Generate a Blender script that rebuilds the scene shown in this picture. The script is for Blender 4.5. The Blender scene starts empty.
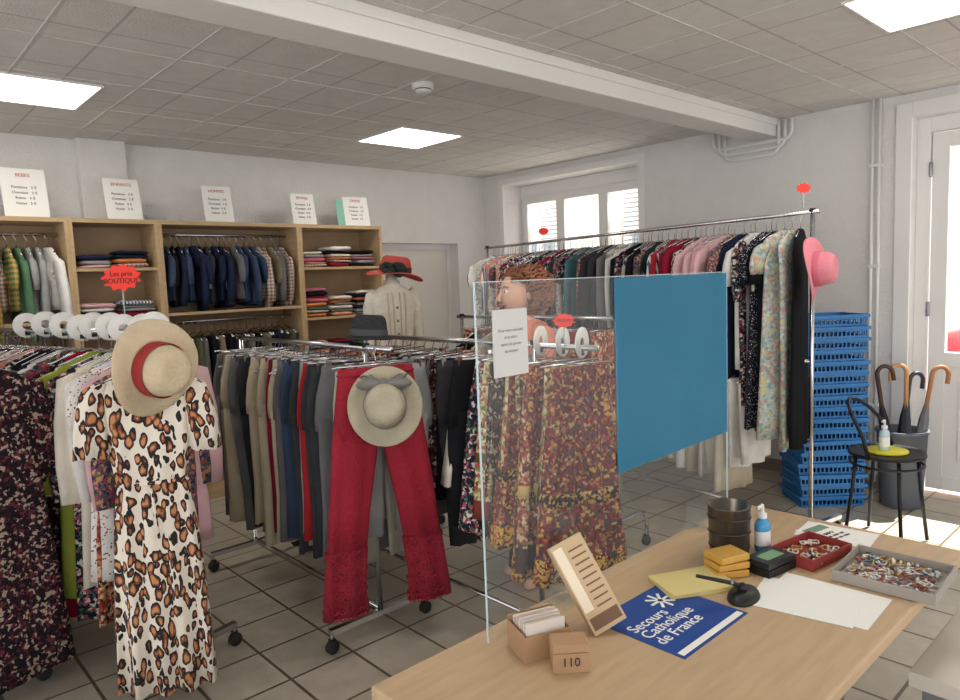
import bpy, math, random
from mathutils import Vector, Matrix
RND=random.Random(11)
sc=bpy.context.scene
pi=math.pi
H=1.62; C=2.76; XW=5.48; YW=5.82
# ---------------------------------------------------------------- camera
X=Vector((765,100,-700)).normalized()
Y=Vector((-640,44,-700)); Y=(Y-X*Y.dot(X)).normalized()
Z=X.cross(Y)
cd=bpy.data.cameras.new("camera"); cam=bpy.data.objects.new("camera",cd); sc.collection.objects.link(cam)
cam.matrix_world=Matrix.Translation((0,0,H))@Matrix((X,Y,Z)).to_4x4()
cd.sensor_width=36; cd.lens=700/960*36; cd.clip_start=.05
sc.camera=cam
sc.view_settings.view_transform='Standard'
# ---------------------------------------------------------------- materials
def lin(c):
    return tuple(((v/255)/12.92 if v/255<=.04045 else ((v/255+.055)/1.055)**2.4) for v in c)+(1,)
MC={}
def mat(name,c,rough=.6,metal=0,bump=0,bscale=80,var=0,spec=.4,emit=None,es=1,pat=None,cols=None,scale=30,stretch=(1,1,1),warp=.015,pos=None):
    if name in MC: return MC[name]
    m=bpy.data.materials.new(name); m.use_nodes=True; nt=m.node_tree; N=nt.nodes; Lk=nt.links
    b=N["Principled BSDF"]; b.inputs["Base Color"].default_value=lin(c); b.inputs["Roughness"].default_value=rough
    b.inputs["Metallic"].default_value=metal; b.inputs["Specular IOR Level"].default_value=spec
    tc=N.new("ShaderNodeTexCoord"); mp=N.new("ShaderNodeMapping"); mp.inputs["Scale"].default_value=stretch
    Lk.new(tc.outputs["Object"],mp.inputs[0]); co=mp.outputs[0]
    col=None
    if pat in('cells','rings','dots'):
        v=N.new("ShaderNodeTexVoronoi"); v.inputs["Scale"].default_value=scale
        nz=N.new("ShaderNodeTexNoise"); nz.inputs["Scale"].default_value=scale*.6
        mx=N.new("ShaderNodeMix"); mx.data_type='RGBA'; mx.blend_type='LINEAR_LIGHT'; mx.inputs[0].default_value=warp if pat!='dots' else 0
        Lk.new(co,nz.inputs[0]); Lk.new(co,mx.inputs[6]); Lk.new(nz.outputs["Color"],mx.inputs[7]); Lk.new(mx.outputs[2],v.inputs[0])
        cr=N.new("ShaderNodeValToRGB"); cr.color_ramp.interpolation='CONSTANT'
        el=cr.color_ramp.elements
        allc=cols+[c]
        if pat=='cells':
            sp=N.new("ShaderNodeSeparateColor"); Lk.new(v.outputs["Color"],sp.inputs[0]); Lk.new(sp.outputs[0],cr.inputs[0])
            n=len(allc)
            for i,cc in enumerate(allc):
                e=el[i] if i<len(el) else el.new(i/n)
                e.position=i/n; e.color=lin(cc)
        else:
            Lk.new(v.outputs["Distance"],cr.inputs[0])
            ps=pos or ([0,.18,.34,.5] if pat=='rings' else [0,.26])
            for i,cc in enumerate(allc):
                e=el[i] if i<len(el) else el.new(ps[i])
                e.position=ps[i]; e.color=lin(cc)
        col=cr.outputs[0]
    elif pat in('stripe','plaid'):
        def wv(d):
            w=N.new("ShaderNodeTexWave"); w.bands_direction=d; w.inputs["Scale"].default_value=scale; w.inputs["Distortion"].default_value=.3
            Lk.new(co,w.inputs[0]); cr=N.new("ShaderNodeValToRGB"); cr.color_ramp.interpolation='CONSTANT'
            cr.color_ramp.elements[0].color=lin(c); cr.color_ramp.elements[1].position=.55; cr.color_ramp.elements[1].color=lin(cols[0])
            Lk.new(w.outputs[0],cr.inputs[0]); return cr
        a=wv('X' if pat=='stripe' else 'Z')
        if pat=='stripe': col=a.outputs[0]
        else:
            b2=wv('X'); mx=N.new("ShaderNodeMix"); mx.data_type='RGBA'; mx.inputs[0].default_value=.5
            Lk.new(a.outputs[0],mx.inputs[6]); Lk.new(b2.outputs[0],mx.inputs[7]); col=mx.outputs[2]
    if var>0:
        nz=N.new("ShaderNodeTexNoise"); nz.inputs["Scale"].default_value=bscale*.15 if bscale>40 else 6; nz.inputs["Detail"].default_value=4
        Lk.new(co,nz.inputs[0])
        mr=N.new("ShaderNodeMapRange"); mr.inputs[1].default_value=.3; mr.inputs[2].default_value=.7; mr.inputs[3].default_value=1-var; mr.inputs[4].default_value=1+var*.6
        Lk.new(nz.outputs[0],mr.inputs[0])
        mx=N.new("ShaderNodeMix"); mx.data_type='RGBA'; mx.blend_type='MULTIPLY'; mx.inputs[0].default_value=1
        if col: Lk.new(col,mx.inputs[6])
        else: mx.inputs[6].default_value=lin(c)
        Lk.new(mr.outputs[0],mx.inputs[7]); col=mx.outputs[2]
    if col: Lk.new(col,b.inputs["Base Color"])
    if bump>0:
        nz=N.new("ShaderNodeTexNoise"); nz.inputs["Scale"].default_value=bscale; nz.inputs["Detail"].default_value=5
        Lk.new(co,nz.inputs[0]); bp=N.new("ShaderNodeBump"); bp.inputs["Strength"].default_value=bump; bp.inputs["Distance"].default_value=.02
        Lk.new(nz.outputs[0],bp.inputs["Height"]); Lk.new(bp.outputs[0],b.inputs["Normal"])
    if emit: b.inputs["Emission Color"].default_value=lin(emit); b.inputs["Emission Strength"].default_value=es
    MC[name]=m; return m
def fab(c,pat=None,cols=None,scale=30):
    k="fabric_%d_%d_%d_%s"%(c[0],c[1],c[2],pat or "plain")
    return mat(k,c,.88,0,.35,25,.18,.12,pat=pat,cols=cols,scale=scale*(1.5 if pat in('cells','dots') else 1))
def clear(name,tr,gl,di,tint=(1,1,1),dc=(.85,.9,.92)):
    m=bpy.data.materials.new(name); m.use_nodes=True; nt=m.node_tree; N=nt.nodes; N.remove(N["Principled BSDF"]); out=N["Material Output"]
    t=N.new("ShaderNodeBsdfTransparent"); t.inputs[0].default_value=(*tint,1)
    g=N.new("ShaderNodeBsdfGlossy"); g.inputs["Roughness"].default_value=.03
    d=N.new("ShaderNodeBsdfDiffuse"); d.inputs[0].default_value=(*dc,1)
    m1=N.new("ShaderNodeMixShader"); m1.inputs[0].default_value=gl
    m2=N.new("ShaderNodeMixShader"); m2.inputs[0].default_value=di
    nt.links.new(t.outputs[0],m1.inputs[1]); nt.links.new(g.outputs[0],m1.inputs[2])
    nt.links.new(m1.outputs[0],m2.inputs[1]); nt.links.new(d.outputs[0],m2.inputs[2]); nt.links.new(m2.outputs[0],out.inputs[0])
    MC[name]=m; return m
def gridmat(name,ca,cb,grout,size,off=(0,0),mortar=.02,rough=.5,bump=.3,var=.1,ns=60):
    m=bpy.data.materials.new(name); m.use_nodes=True; nt=m.node_tree; N=nt.nodes; L=nt.links; b=N["Principled BSDF"]
    tc=N.new("ShaderNodeTexCoord"); mp=N.new("ShaderNodeMapping"); mp.inputs["Location"].default_value=(-off[0],-off[1],0)
    br=N.new("ShaderNodeTexBrick"); br.offset=0; br.squash=1; br.inputs["Scale"].default_value=1
    br.inputs["Brick Width"].default_value=size; br.inputs["Row Height"].default_value=size; br.inputs["Mortar Size"].default_value=mortar; br.inputs["Mortar Smooth"].default_value=.1
    br.inputs["Color1"].default_value=lin(ca); br.inputs["Color2"].default_value=lin(cb); br.inputs["Mortar"].default_value=lin(grout); br.inputs["Bias"].default_value=0
    L.new(tc.outputs["Object"],mp.inputs[0]); L.new(mp.outputs[0],br.inputs[0])
    nz=N.new("ShaderNodeTexNoise"); nz.inputs["Scale"].default_value=9; nz.inputs["Detail"].default_value=8; L.new(tc.outputs["Object"],nz.inputs[0])
    mr=N.new("ShaderNodeMapRange"); mr.inputs[1].default_value=.3; mr.inputs[2].default_value=.7; mr.inputs[3].default_value=1-var; mr.inputs[4].default_value=1+var*.4; L.new(nz.outputs[0],mr.inputs[0])
    mx=N.new("ShaderNodeMix"); mx.data_type='RGBA'; mx.blend_type='MULTIPLY'; mx.inputs[0].default_value=1
    L.new(br.outputs[0],mx.inputs[6]); L.new(mr.outputs[0],mx.inputs[7]); L.new(mx.outputs[2],b.inputs["Base Color"])
    b.inputs["Roughness"].default_value=rough
    n2=N.new("ShaderNodeTexNoise"); n2.inputs["Scale"].default_value=ns ; n2.inputs["Detail"].default_value=6; L.new(tc.outputs["Object"],n2.inputs[0])
    bp=N.new("ShaderNodeBump"); bp.inputs["Strength"].default_value=bump; bp.inputs["Distance"].default_value=.01; L.new(n2.outputs[0],bp.inputs["Height"])
    L.new(bp.outputs[0],b.inputs["Normal"])
    MC[name]=m; return m
M_wall=mat("wall_plaster",(227,225,223),.9,0,.5,55,.03)
M_white=mat("white_paint",(232,231,229),.5)
M_ceil=gridmat("ceiling_tile",(217,214,209),(212,210,206),(180,177,173),.6,(3.16,4.2),.006,.95,.6,.06,90)
M_tbar=mat("ceiling_grid_metal",(204,202,198),.6)
M_floor=gridmat("floor_tile",(188,179,163),(177,169,153),(98,86,72),.3,(.05,.1),.007,.3,.05,.14)
M_beam=mat("beam_paint",(225,223,219),.75,0,.1,30)
M_chrome=mat("chrome",(205,205,208),.22,1)
M_steel=mat("steel_grey",(150,152,155),.35,.8)
M_black=mat("black_plastic",(22,22,24),.45)
M_rubber=mat("rubber",(35,35,36),.8)
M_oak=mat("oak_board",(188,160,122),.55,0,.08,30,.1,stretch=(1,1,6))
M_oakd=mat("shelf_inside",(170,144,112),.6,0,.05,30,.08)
M_paper=mat("paper_white",(240,239,234),.8)
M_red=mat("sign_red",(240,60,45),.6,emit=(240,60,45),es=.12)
M_skin=mat("skin",(226,176,150),.5)
M_glass=clear("window_glass",1,.06,.02)
M_plexi=clear("plexiglass",1,.025,.03,(.97,.985,.985))
M_poster=clear("poster_film",1,.05,.58,(.5,.72,.84),lin((70,140,172))[:3])
M_plexe=mat("plexi_edge",(190,210,215),.2)
# ---------------------------------------------------------------- mesh builder
class MB:
    def __init__(s): s.v=[];s.f=[];s.m=[];s.ms=[];s.sm=[]
    def sl(s,m):
        if m not in s.ms: s.ms.append(m)
        return s.ms.index(m)
    def add(s,vs,fs,m,M=None,smooth=True):
        o=len(s.v); k=s.sl(m)
        s.v+= [tuple(M@Vector(v)) for v in vs] if M else [tuple(v) for v in vs]
        for f in fs: s.f.append([i+o for i in f]); s.m.append(k); s.sm.append(smooth)
    def box(s,a,b,m,M=None):
        x0,y0,z0=a;x1,y1,z1=b
        s.add([(x0,y0,z0),(x1,y0,z0),(x1,y1,z0),(x0,y1,z0),(x0,y0,z1),(x1,y0,z1),(x1,y1,z1),(x0,y1,z1)],
              [(0,3,2,1),(4,5,6,7),(0,1,5,4),(1,2,6,5),(2,3,7,6),(3,0,4,7)],m,M,False)
    def tube(s,pts,r,m,n=10,M=None,caps=True):
        pts=[Vector(p) for p in pts]; vs=[];fs=[]
        rr=r if isinstance(r,(list,tuple)) else [r]*len(pts)
        up=None
        for i,p in enumerate(pts):
            d=(pts[min(i+1,len(pts)-1)]-pts[max(i-1,0)])
            d=d.normalized() if d.length>1e-9 else Vector((0,0,1))
            if up is None: up=Vector((0,0,1)) if abs(d.z)<.9 else Vector((1,0,0))
            a=d.cross(up); 
            if a.length<1e-4: a=d.cross(Vector((0,1,.1)))
            a.normalize(); b=a.cross(d); up=b
            for k in range(n):
                t=2*pi*k/n; vs.append(p+(a*math.cos(t)+b*math.sin(t))*rr[i])
        for i in range(len(pts)-1):
            for k in range(n): fs.append((i*n+k,i*n+(k+1)%n,(i+1)*n+(k+1)%n,(i+1)*n+k))
        if caps: fs.append(tuple(range(n))[::-1]); fs.append(tuple(range((len(pts)-1)*n,len(pts)*n)))
        s.add(vs,fs,m,M)
    def lathe(s,prof,m,n=24,M=None,fn=None,capb=False,capt=False):
        vs=[];fs=[]
        for (r,z) in prof:
            for k in range(n):
                t=2*pi*k/n; x,y,zz=r*math.cos(t),r*math.sin(t),z
                if fn: x,y,zz=fn(x,y,zz,t,r)
                vs.append((x,y,zz))
        q=len(prof)
        for i in range(q-1):
            for k in range(n): fs.append((i*n+k,i*n+(k+1)%n,(i+1)*n+(k+1)%n,(i+1)*n+k))
        if capb: fs.append(tuple(range(n))[::-1])
        if capt: fs.append(tuple(range((q-1)*n,q*n)))
        s.add(vs,fs,m,M)
    def rows(s,rows,m,n=20,M=None,fold=0,ph=0,k=3,p=.8):
        vs=[];fs=[]
        for (cx,cy,cz,hw,ht,am) in rows:
            for j in range(n):
                t=2*pi*j/n; c,sn=math.cos(t),math.sin(t)
                x=hw*math.copysign(abs(c)**p,c); y=ht*math.copysign(abs(sn)**.7,sn)
                y+=am*math.sin(k*pi*x/max(hw,.03)+ph+cz*1.5)
                vs.append((cx+x,cy+y,cz+am*.25*math.sin(2*t+ph)))
        q=len(rows)
        for i in range(q-1):
            for j in range(n): fs.append((i*n+j,i*n+(j+1)%n,(i+1)*n+(j+1)%n,(i+1)*n+j))
        fs.append(tuple(range(n))[::-1]); fs.append(tuple(range((q-1)*n,q*n)))
        s.add(vs,fs,m,M)
    def ball(s,c,r,m,M=None,n=12,fn=None):
        vs=[];fs=[]; q=max(5,n*2//3)
        r=r if isinstance(r,(tuple,list)) else (r,r,r)
        for i in range(q+1):
            a=pi*i/q
            for k in range(n):
                t=2*pi*k/n; v=(math.sin(a)*math.cos(t),math.sin(a)*math.sin(t),math.cos(a))
                if fn: v=fn(*v)
                vs.append((c[0]+v[0]*r[0],c[1]+v[1]*r[1],c[2]+v[2]*r[2]))
        for i in range(q):
            for k in range(n): fs.append((i*n+k,(i+1)*n+k,(i+1)*n+(k+1)%n,i*n+(k+1)%n))
        s.add(vs,fs,m,M)
    def slab(s,c,h,m,M=None,e=.35,n=20):
        vs=[];fs=[]; q=8
        sg=lambda v,p: math.copysign(abs(v)**p,v)
        ph=RND.random()*6
        for i in range(q+1):
            a=-pi/2+pi*i/q
            for k in range(n):
                t=2*pi*k/n
                x=sg(math.cos(a),.5)*sg(math.cos(t),e); y=sg(math.cos(a),.5)*sg(math.sin(t),e); z=sg(math.sin(a),.8)
                vs.append((c[0]+x*h[0],c[1]+y*h[1],c[2]+z*h[2]*(1+.12*math.sin(3*t+ph))))
        for i in range(q):
            for k in range(n): fs.append((i*n+k,i*n+(k+1)%n,(i+1)*n+(k+1)%n,(i+1)*n+k))
        s.add(vs,fs,m,M)
    def build(s,name,parent=None,bevel=0):
        xs=[v[0] for v in s.v]; ys=[v[1] for v in s.v]; zs=[v[2] for v in s.v]
        o=Vector(((min(xs)+max(xs))/2,(min(ys)+max(ys))/2,min(zs)))
        me=bpy.data.meshes.new(name); me.from_pydata([Vector(v)-o for v in s.v],[],s.f)
        for m in s.ms: me.materials.append(m)
        me.polygons.foreach_set("material_index",s.m); me.polygons.foreach_set("use_smooth",s.sm); me.update()
        ob=bpy.data.objects.new(name,me); sc.collection.objects.link(ob)
        ob.location=o-(parent.location if parent else Vector())
        if parent: ob.parent=parent
        if bevel:
            b=ob.modifiers.new("bevel",'BEVEL'); b.width=bevel; b.segments=2; b.limit_method='ANGLE'
        return ob
def empty(name,loc):
    e=bpy.data.objects.new(name,None); sc.collection.objects.link(e); e.location=loc; e.empty_display_size=.1; return e
def T(x,y,z): return Matrix.Translation((x,y,z))
def Rz(a): return Matrix.Rotation(a,4,'Z')
def Rx(a): return Matrix.Rotation(a,4,'X')
def Ry(a): return Matrix.Rotation(a,4,'Y')
def text(body,size,m,M,parent,name="lettering",align='CENTER',sp=1):
    cu=bpy.data.curves.new(name,'FONT'); cu.body=body; cu.size=size; cu.align_x=align; cu.align_y='CENTER'; cu.extrude=.0006; cu.space_line=sp
    cu.materials.append(m); o=bpy.data.objects.new(name,cu); sc.collection.objects.link(o)
    o.parent=parent; o.matrix_parent_inverse=T(*(-parent.location)); o.matrix_basis=M
    return o
def look(pos,zdir,updir=(0,0,1)):
    z=Vector(zdir).normalized(); x=Vector(updir).cross(z)
    if x.length<1e-4: x=Vector((1,0,0))
    x.normalize(); y=z.cross(x)
    return T(*pos)@Matrix((x,y,z)).transposed().to_4x4()
TOCAM=Vector((-.672,-.734,0.1)).normalized(); RIGHT=Vector((.734,-.678,-.04)).normalized()
# ---------------------------------------------------------------- room shell
b=MB(); b.box((-3,-3,-.1),(9,YW+.4,0),M_floor); b.build("floor")
b=MB(); b.box((-3,-3,C),(XW+.4,YW+.4,C+.1),M_ceil); b.build("ceiling")
b=MB(); g=.01
for i in range(-8,6):
    x=3.16+.6*i
    if x<XW: b.box((x-g/2,-1.8,C-.004),(x+g/2,YW,C+.001),M_tbar)
for j in range(-10,4):
    y=4.2+.6*j
    if y<YW: b.box((-1.8,y-g/2,C-.004),(XW,y+g/2,C+.001),M_tbar)
b.build("ceiling_grid")
b=MB(); b.box((-3,2.48,C-.13),(XW,2.70,C),M_beam); b.box((-3,2.465,C-.05),(XW,2.48,C),M_beam); b.build("ceiling_beam",bevel=.006)
b=MB(); W=.3
b.box((-3,YW,0),(4.06,YW+W,C),M_wall); b.box((5.06,YW,0),(XW+W,YW+W,C),M_wall); b.box((4.06,YW,2.03),(5.06,YW+W,C),M_wall)
b.build("wall_back")
b=MB(); b.box((1.40,YW-.09,0),(1.72,YW,C),M_wall); b.build("wall_pilaster",bevel=.004)
b=MB()
b.box((4.06,YW+.12,0),(4.12,YW+.2,2.03),M_white); b.box((5.0,YW+.12,0),(5.06,YW+.2,2.03),M_white); b.box((4.12,YW+.12,1.97),(5.0,YW+.2,2.03),M_white)
b.box((4.12,YW+.14,.01),(5.0,YW+.18,1.97),mat("door_cream",(220,214,206),.6))
b.tube([(4.2,YW+.14,1.0),(4.2,YW+.09,1.0),(4.3,YW+.09,1.0)],.009,M_steel); b.build("door_1",bevel=.003)
b=MB(); W=.38
b.box((XW,-3,0),(XW+W,.42,C),M_wall)
b.box((XW,.42,2.6),(XW+W,1.56,C),M_wall)
b.box((XW,1.56,0),(XW+W,3.76,C),M_wall)
b.box((XW,3.76,0),(XW+W,5.50,1.15),M_wall); b.box((XW,3.76,2.64),(XW+W,5.50,C),M_wall)
b.box((XW,5.50,0),(XW+W,YW+.3,C),M_wall)
b.build("wall_right")
b=MB()
b.box((XW-.02,3.70,1.12),(XW,3.76,2.70),M_white); b.box((XW-.02,5.5,1.12),(XW,5.56,2.70),M_white); b.box((XW-.02,3.76,2.64),(XW,5.5,2.70),M_white); b.box((XW-.05,3.68,1.10),(XW+.3,5.58,1.15),M_white)
b.build("trim_1",bevel=.003)
b=MB(); xf=XW+.27
def sash(b,y0,y1,z0,z1,fr=.06,x=xf,d=.05):
    b.box((x,y0,z0),(x+d,y0+fr,z1),M_white); b.box((x,y1-fr,z0),(x+d,y1,z1),M_white)
    b.box((x,y0+fr,z0),(x+d,y1-fr,z0+fr),M_white); b.box((x,y0+fr,z1-fr),(x+d,y1-fr,z1),M_white)
b.box((xf-.01,3.76,2.52),(xf+.09,5.50,2.64),M_white)
sash(b,3.76,5.50,1.15,2.54,.05,xf,.08)
for (a,c) in((3.81,4.36),(4.36,4.92),(4.92,5.45)):
    sash(b,a,c,1.2,2.49,.055,xf-.02,.05)
    b.box((xf,a+.05,1.25),(xf+.006,c-.05,2.44),M_glass)
    b.tube([(xf-.04,c-.02,1.75),(xf-.04,c-.02,1.87)],.008,M_steel)
b.build("window_1")
b=MB()
ms_=mat("shutter_grey",(168,174,180),.6)
for (a,c) in((3.80,4.32),(4.96,5.46)):
    sash(b,a,c,1.2,2.5,.05,xf+.2,.03)
    for k in range(26): b.box((xf+.205,a+.05,1.27+k*.046),(xf+.222,c-.05,1.27+k*.046+.014),ms_)
b.build("window_shutter")
b=MB()
b.box((XW-.02,1.56,0),(XW,1.66,2.70),M_white); b.box((XW-.02,.32,0),(XW,.42,2.70),M_white); b.box((XW-.02,.42,2.6),(XW,1.56,2.70),M_white)
b.build("trim_2",bevel=.004)
b=MB(); xd=XW+.10
b.box((xd,1.48,0),(xd+.09,1.56,2.6),M_white); b.box((xd,.42,0),(xd+.09,.5,2.6),M_white); b.box((xd,.5,2.5),(xd+.09,1.48,2.6),M_white)
sash(b,.51,1.47,.03,2.49,.10,xd+.01,.06); b.box((xd+.02,.61,.13),(xd+.06,1.37,.9),M_white); b.box((xd+.01,.61,.9),(xd+.07,1.37,1.0),M_white)
b.box((xd+.005,.70,.25),(xd+.02,1.28,.8),M_white)
b.box((xd+.035,.61,1.0),(xd+.042,1.37,2.39),M_glass)
for z in(.3,1.3,2.25): b.tube([(xd-.005,1.475,z-.05),(xd-.005,1.475,z+.05)],.012,M_steel)
b.build("door_2",bevel=.003)
b=MB(); b.box((XW-.02,1.66,0),(XW,YW,.09),mat("skirting",(150,140,128),.5)); b.build("baseboard_right")
b=MB()
for y in(1.80,1.755):
    b.tube([(XW-.035,y,0.05),(XW-.035,y,C)],.011,M_white)
for z in(.6,1.6,2.3): b.box((XW-.05,1.74,z),(XW,1.815,z+.02),M_white)
b.build("heating_pipe")
b=MB()
for i,o in enumerate((0,.05,.1)):
    z=C-.16-.05*i
    b.tube([(XW-.04,3.0-o,C-.02),(XW-.04,3.0-o,z+.05),(XW-.04,2.98-o,z+.015),(XW-.04,2.94-o,z),(XW-.04,2.42-.0+o,z),(XW-.04,2.38+o,z+.015),(XW-.04,2.36+o,z+.05),(XW-.04,2.36+o,C-.02)],.013,M_white)
b.build("ceiling_pipe")
ML=mat("light_panel",(255,252,245),.5,emit=(255,248,236),es=11)
for (x,y) in((3.16,4.2),(.60,4.27),(3.34,.64),(1.36,1.2)):
    b=MB(); z=C-.006; fr=.012
    b.box((x+fr,y+fr,z),(x+.6-fr,y+.6-fr,C-.001),ML)
    for q in(((x,y),(x+.6,y+fr)),((x,y+.6-fr),(x+.6,y+.6)),((x,y+fr),(x+fr,y+.6-fr)),((x+.6-fr,y+fr),(x+.6,y+.6-fr))):
        b.box((*q[0],z-.004),(*q[1],C),M_white)
    b.build("ceiling_light_panel")
b=MB(); b.lathe([(.001,-.05),(.03,-.05),(.045,-.042),(.05,-.03),(.062,-.028),(.065,-.01),(.065,0)],M_white,24,T(2.62,3.26,C)); b.lathe([(.046,-.036),(.0505,-.034),(.0505,-.031)],M_black,24,T(2.62,3.26,C)); b.build("smoke_detector")
# ---------------------------------------------------------------- outside
b=MB(); b.box((XW+.38,-12,-.15),(30,20,-.02),mat("pavement",(222,219,212),.9,0,.2,20,.1)); b.build("street_ground")
b=MB(); MF=mat("facade",(240,236,228),.9,0,.2,12,.05)
b.box((16,-12,0),(17,20,7),MF)
for k in range(7):
    for zz in(1,4): b.box((15.95,-10+k*4,zz),(16.02,-8.8+k*4,zz+1.7),mat("facade_window",(150,160,168),.2)); b.box((15.9,-10.5+k*4,zz),(16,-10.05+k*4,zz+1.7),mat("shutter",(190,200,204),.6))
b.build("street_facade")
b=MB(); MR=mat("car_red",(190,40,48),.25,.1); Mg=mat("car_glass",(60,70,75),.1)
y0=-1.75
b.slab((8.6,y0+2,.62),(.85,2.05,.36),MR,e=.3,n=32); b.slab((8.6,y0+1.9,1.05),(.72,1.25,.40),Mg,e=.45,n=32); b.slab((8.6,y0+1.9,1.32),(.62,.95,.14),MR,e=.45,n=32)
for yy in(y0+.75,y0+3.3):
    for xx in(7.82,9.38):
        M=T(xx,yy,.31)@Ry(pi/2); b.lathe([(.001,-.1),(.2,-.1),(.31,-.08),(.31,.08),(.2,.1),(.001,.1)],M_rubber,24,M); b.lathe([(.001,-.11),(.18,-.11),(.19,-.1)],M_steel,16,M)
b.build("parked_car")
# ---------------------------------------------------------------- garments
def hook(b,M,w,m=M_chrome):
    b.tube([(0,-.012,.0),(0,-.008,.022),(0,.012,.022),(0,.012,-.004),(0,0,-.02),(0,0,-.07)],.0022,m,5,M)
    b.tube([(-w,0,-.125),(-w*.5,0,-.092),(0,0,-.065),(w*.5,0,-.092),(w,0,-.125)],.004,m,5,M)
def garment(b,x,y,z,ang,kind,m,L=.65,W=.42,th=.022,sl=None,r=RND,rot=None):
    M=T(x,y,z)@Rz(ang+(r.uniform(-.26,.26) if rot is None else rot))@Ry(r.uniform(-.06,.06))
    ph=r.uniform(0,6); a=r.uniform(.010,.022); L*=r.uniform(.93,1.07) if rot is None else 1
    if kind in('shirt','dress'):
        hook(b,M,W*.42); t0=-.075
        fl=1.0 if kind=='shirt' else 1.25
        rw=[(0,0,t0,.05,.012,0),(0,0,t0-.015,.075,.018,0),(0,0,t0-.03,W*.28,.018,0),(0,0,t0-.06,W*.45,.018,0),(0,0,t0-.10,W*.49,th*.9,0),
            (0,0,t0-.2,W*.45,th,a*.4)]
        for q in(.45,.6,.75,.88,1): rw.append((0,0,t0-L*q,W*(.44+.07*q*fl),th*(1+.3*q),a*q*1.3))
        b.rows(rw,m,20,M,ph=ph)
        if r.random()<.3:
            sg=r.choice((-1,1)); b.box((sg*W*.5-.014,-.03,t0-.34),(sg*W*.5+.014,-.029,t0-.285),M_paper,M); b.tube([(sg*W*.46,-.01,t0-.22),(sg*W*.5,-.03,t0-.285)],.001,M_paper,4,M)
        s=sl if sl is not None else r.choice([.18,.2,.5,.52])
        if s>0:
            for sg in(-1,1):
                sw=r.uniform(-.02,.03)
                b.rows([(sg*W*.42,0,t0-.075,.03,.016,0),(sg*W*.49,0,t0-.10,.06,.022,0),(sg*(W*.5+.02),sw*.3,t0-.10-s*.35,.058,.024,.003),(sg*(W*.5+.03),sw*.7,t0-.1-s*.7,.052,.022,.006),(sg*(W*.5+.025),sw,t0-.1-s,.045,.02,.004)],m,10,M,ph=ph,k=1)
    elif kind=='trousers':
        w=W*.5
        b.tube([(0,-.012,0),(0,-.008,.022),(0,.012,.022),(0,.012,-.004),(0,0,-.02),(0,0,-.05)],.0022,M_chrome,5,M)
        b.tube([(-w,0,-.05),(w,0,-.05)],.004,M_chrome,6,M)
        for sg in(-1,1): b.box((sg*w*.75-.012,-.012,-.085),(sg*w*.75+.012,.012,-.045),M_chrome,M)
        b.rows([(0,0,-.065,w*.93,.016,0),(0,0,-.10,w*.95,.018,0),(0,0,-.2,w*1.08,.024,a*.3),(0,0,-.3,w*1.12,.028,a*.5),(0,0,-.36,w*1.1,.026,a*.5)],m,18,M,ph=ph)
        for sg in(-1,1):
            b.rows([(sg*w*.54,0,-.30,w*.52,.026,a*.5),(sg*w*.56,0,-.5*L-.05,w*.47,.028,a*.6),(sg*w*.55,0,-.75*L-.05,w*.42,.026,a*.8),(sg*w*.56,0,-L-.05,w*.43,.022,a*.7)],m,12,M,ph=ph+sg,k=2)
    elif kind=='folded':
        w=W*.5; hook(b,M,w)
        b.tube([(-w,0,-.125),(w,0,-.125)],.005,M_chrome,6,M)
        b.rows([(0,0,-.112,w*.82,.018,0),(0,0,-.14,w*.86,.03,0),(0,0,-.14-L*.35,w*.85,.032,a*.6),(0,0,-.14-L*.7,w*.83,.032,a),(0,0,-.14-L,w*.8,.028,a)],m,18,M,ph=ph,k=2)
    elif kind=='skirt':
        w=W*.5
        b.tube([(0,-.012,0),(0,-.008,.022),(0,.012,.022),(0,.012,-.004),(0,0,-.02),(0,0,-.05)],.0022,M_chrome,5,M)
        b.tube([(-w*.7,0,-.05),(w*.7,0,-.05)],.004,M_chrome,6,M)
        rw=[(0,0,-.06,w*.6,.02,0),(0,0,-.1,w*.62,.024,.002)]
        for q in(.25,.4,.55,.7,.85,1): rw.append((0,0,-.06-L*q,w*(.62+.42*q),.03+.03*q,.012+.016*q))
        b.rows(rw,m,32,M,ph=ph,k=5)
        if m in HEM:
            b.rows([(0,0,-.06-L*.88,w*(.62+.42*.88)+.003,.058,.0267),(0,0,-.06-L*1.0,w*1.04+.003,.063,.028)],HEM[m][0],32,M,ph=ph,k=5)
            b.rows([(0,0,-.06-L*.58,w*(.62+.42*.58)+.003,.0505,.0213),(0,0,-.06-L*.64,w*(.62+.42*.64)+.003,.0525,.0222)],HEM[m][1],32,M,ph=ph,k=5)
P=lambda *a:[fab(c) for c in a]
navy,black,grey,lgrey,beige,cream,whit,khaki,red,crim,pink,dpink,brown,denim,olive,char,teal,green,orange,lime,salmon,taupe,stone=P((36,42,66),(28,28,32),(112,112,114),(158,158,158),(196,184,160),(228,220,204),(236,234,230),(138,128,104),(170,42,50),(146,30,54),(226,184,188),(196,112,134),(104,78,60),(62,76,102),(98,98,72),(58,60,64),(78,122,130),(90,126,96),(204,128,78),(160,170,70),(218,150,130),(150,136,118),(176,172,160))
fl1=fab((40,42,60),'cells',[(36,38,56),(180,84,100),(220,212,202),(40,44,62),(80,104,86)],50)
fl2=fab((226,222,212),'cells',[(226,222,212),(200,146,148),(146,168,158),(224,220,212)],48)
fl3=fab((166,80,66),'cells',[(190,134,88),(80,50,54),(146,60,62),(214,190,154)],46)
fl4=fab((200,212,206),'cells',[(192,208,204),(220,210,150),(150,186,186),(212,164,168),(222,224,216)],40)
fl5=fab((116,78,98),'cells',[(60,60,94),(158,84,98),(196,156,110),(86,108,92)],56)
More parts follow.
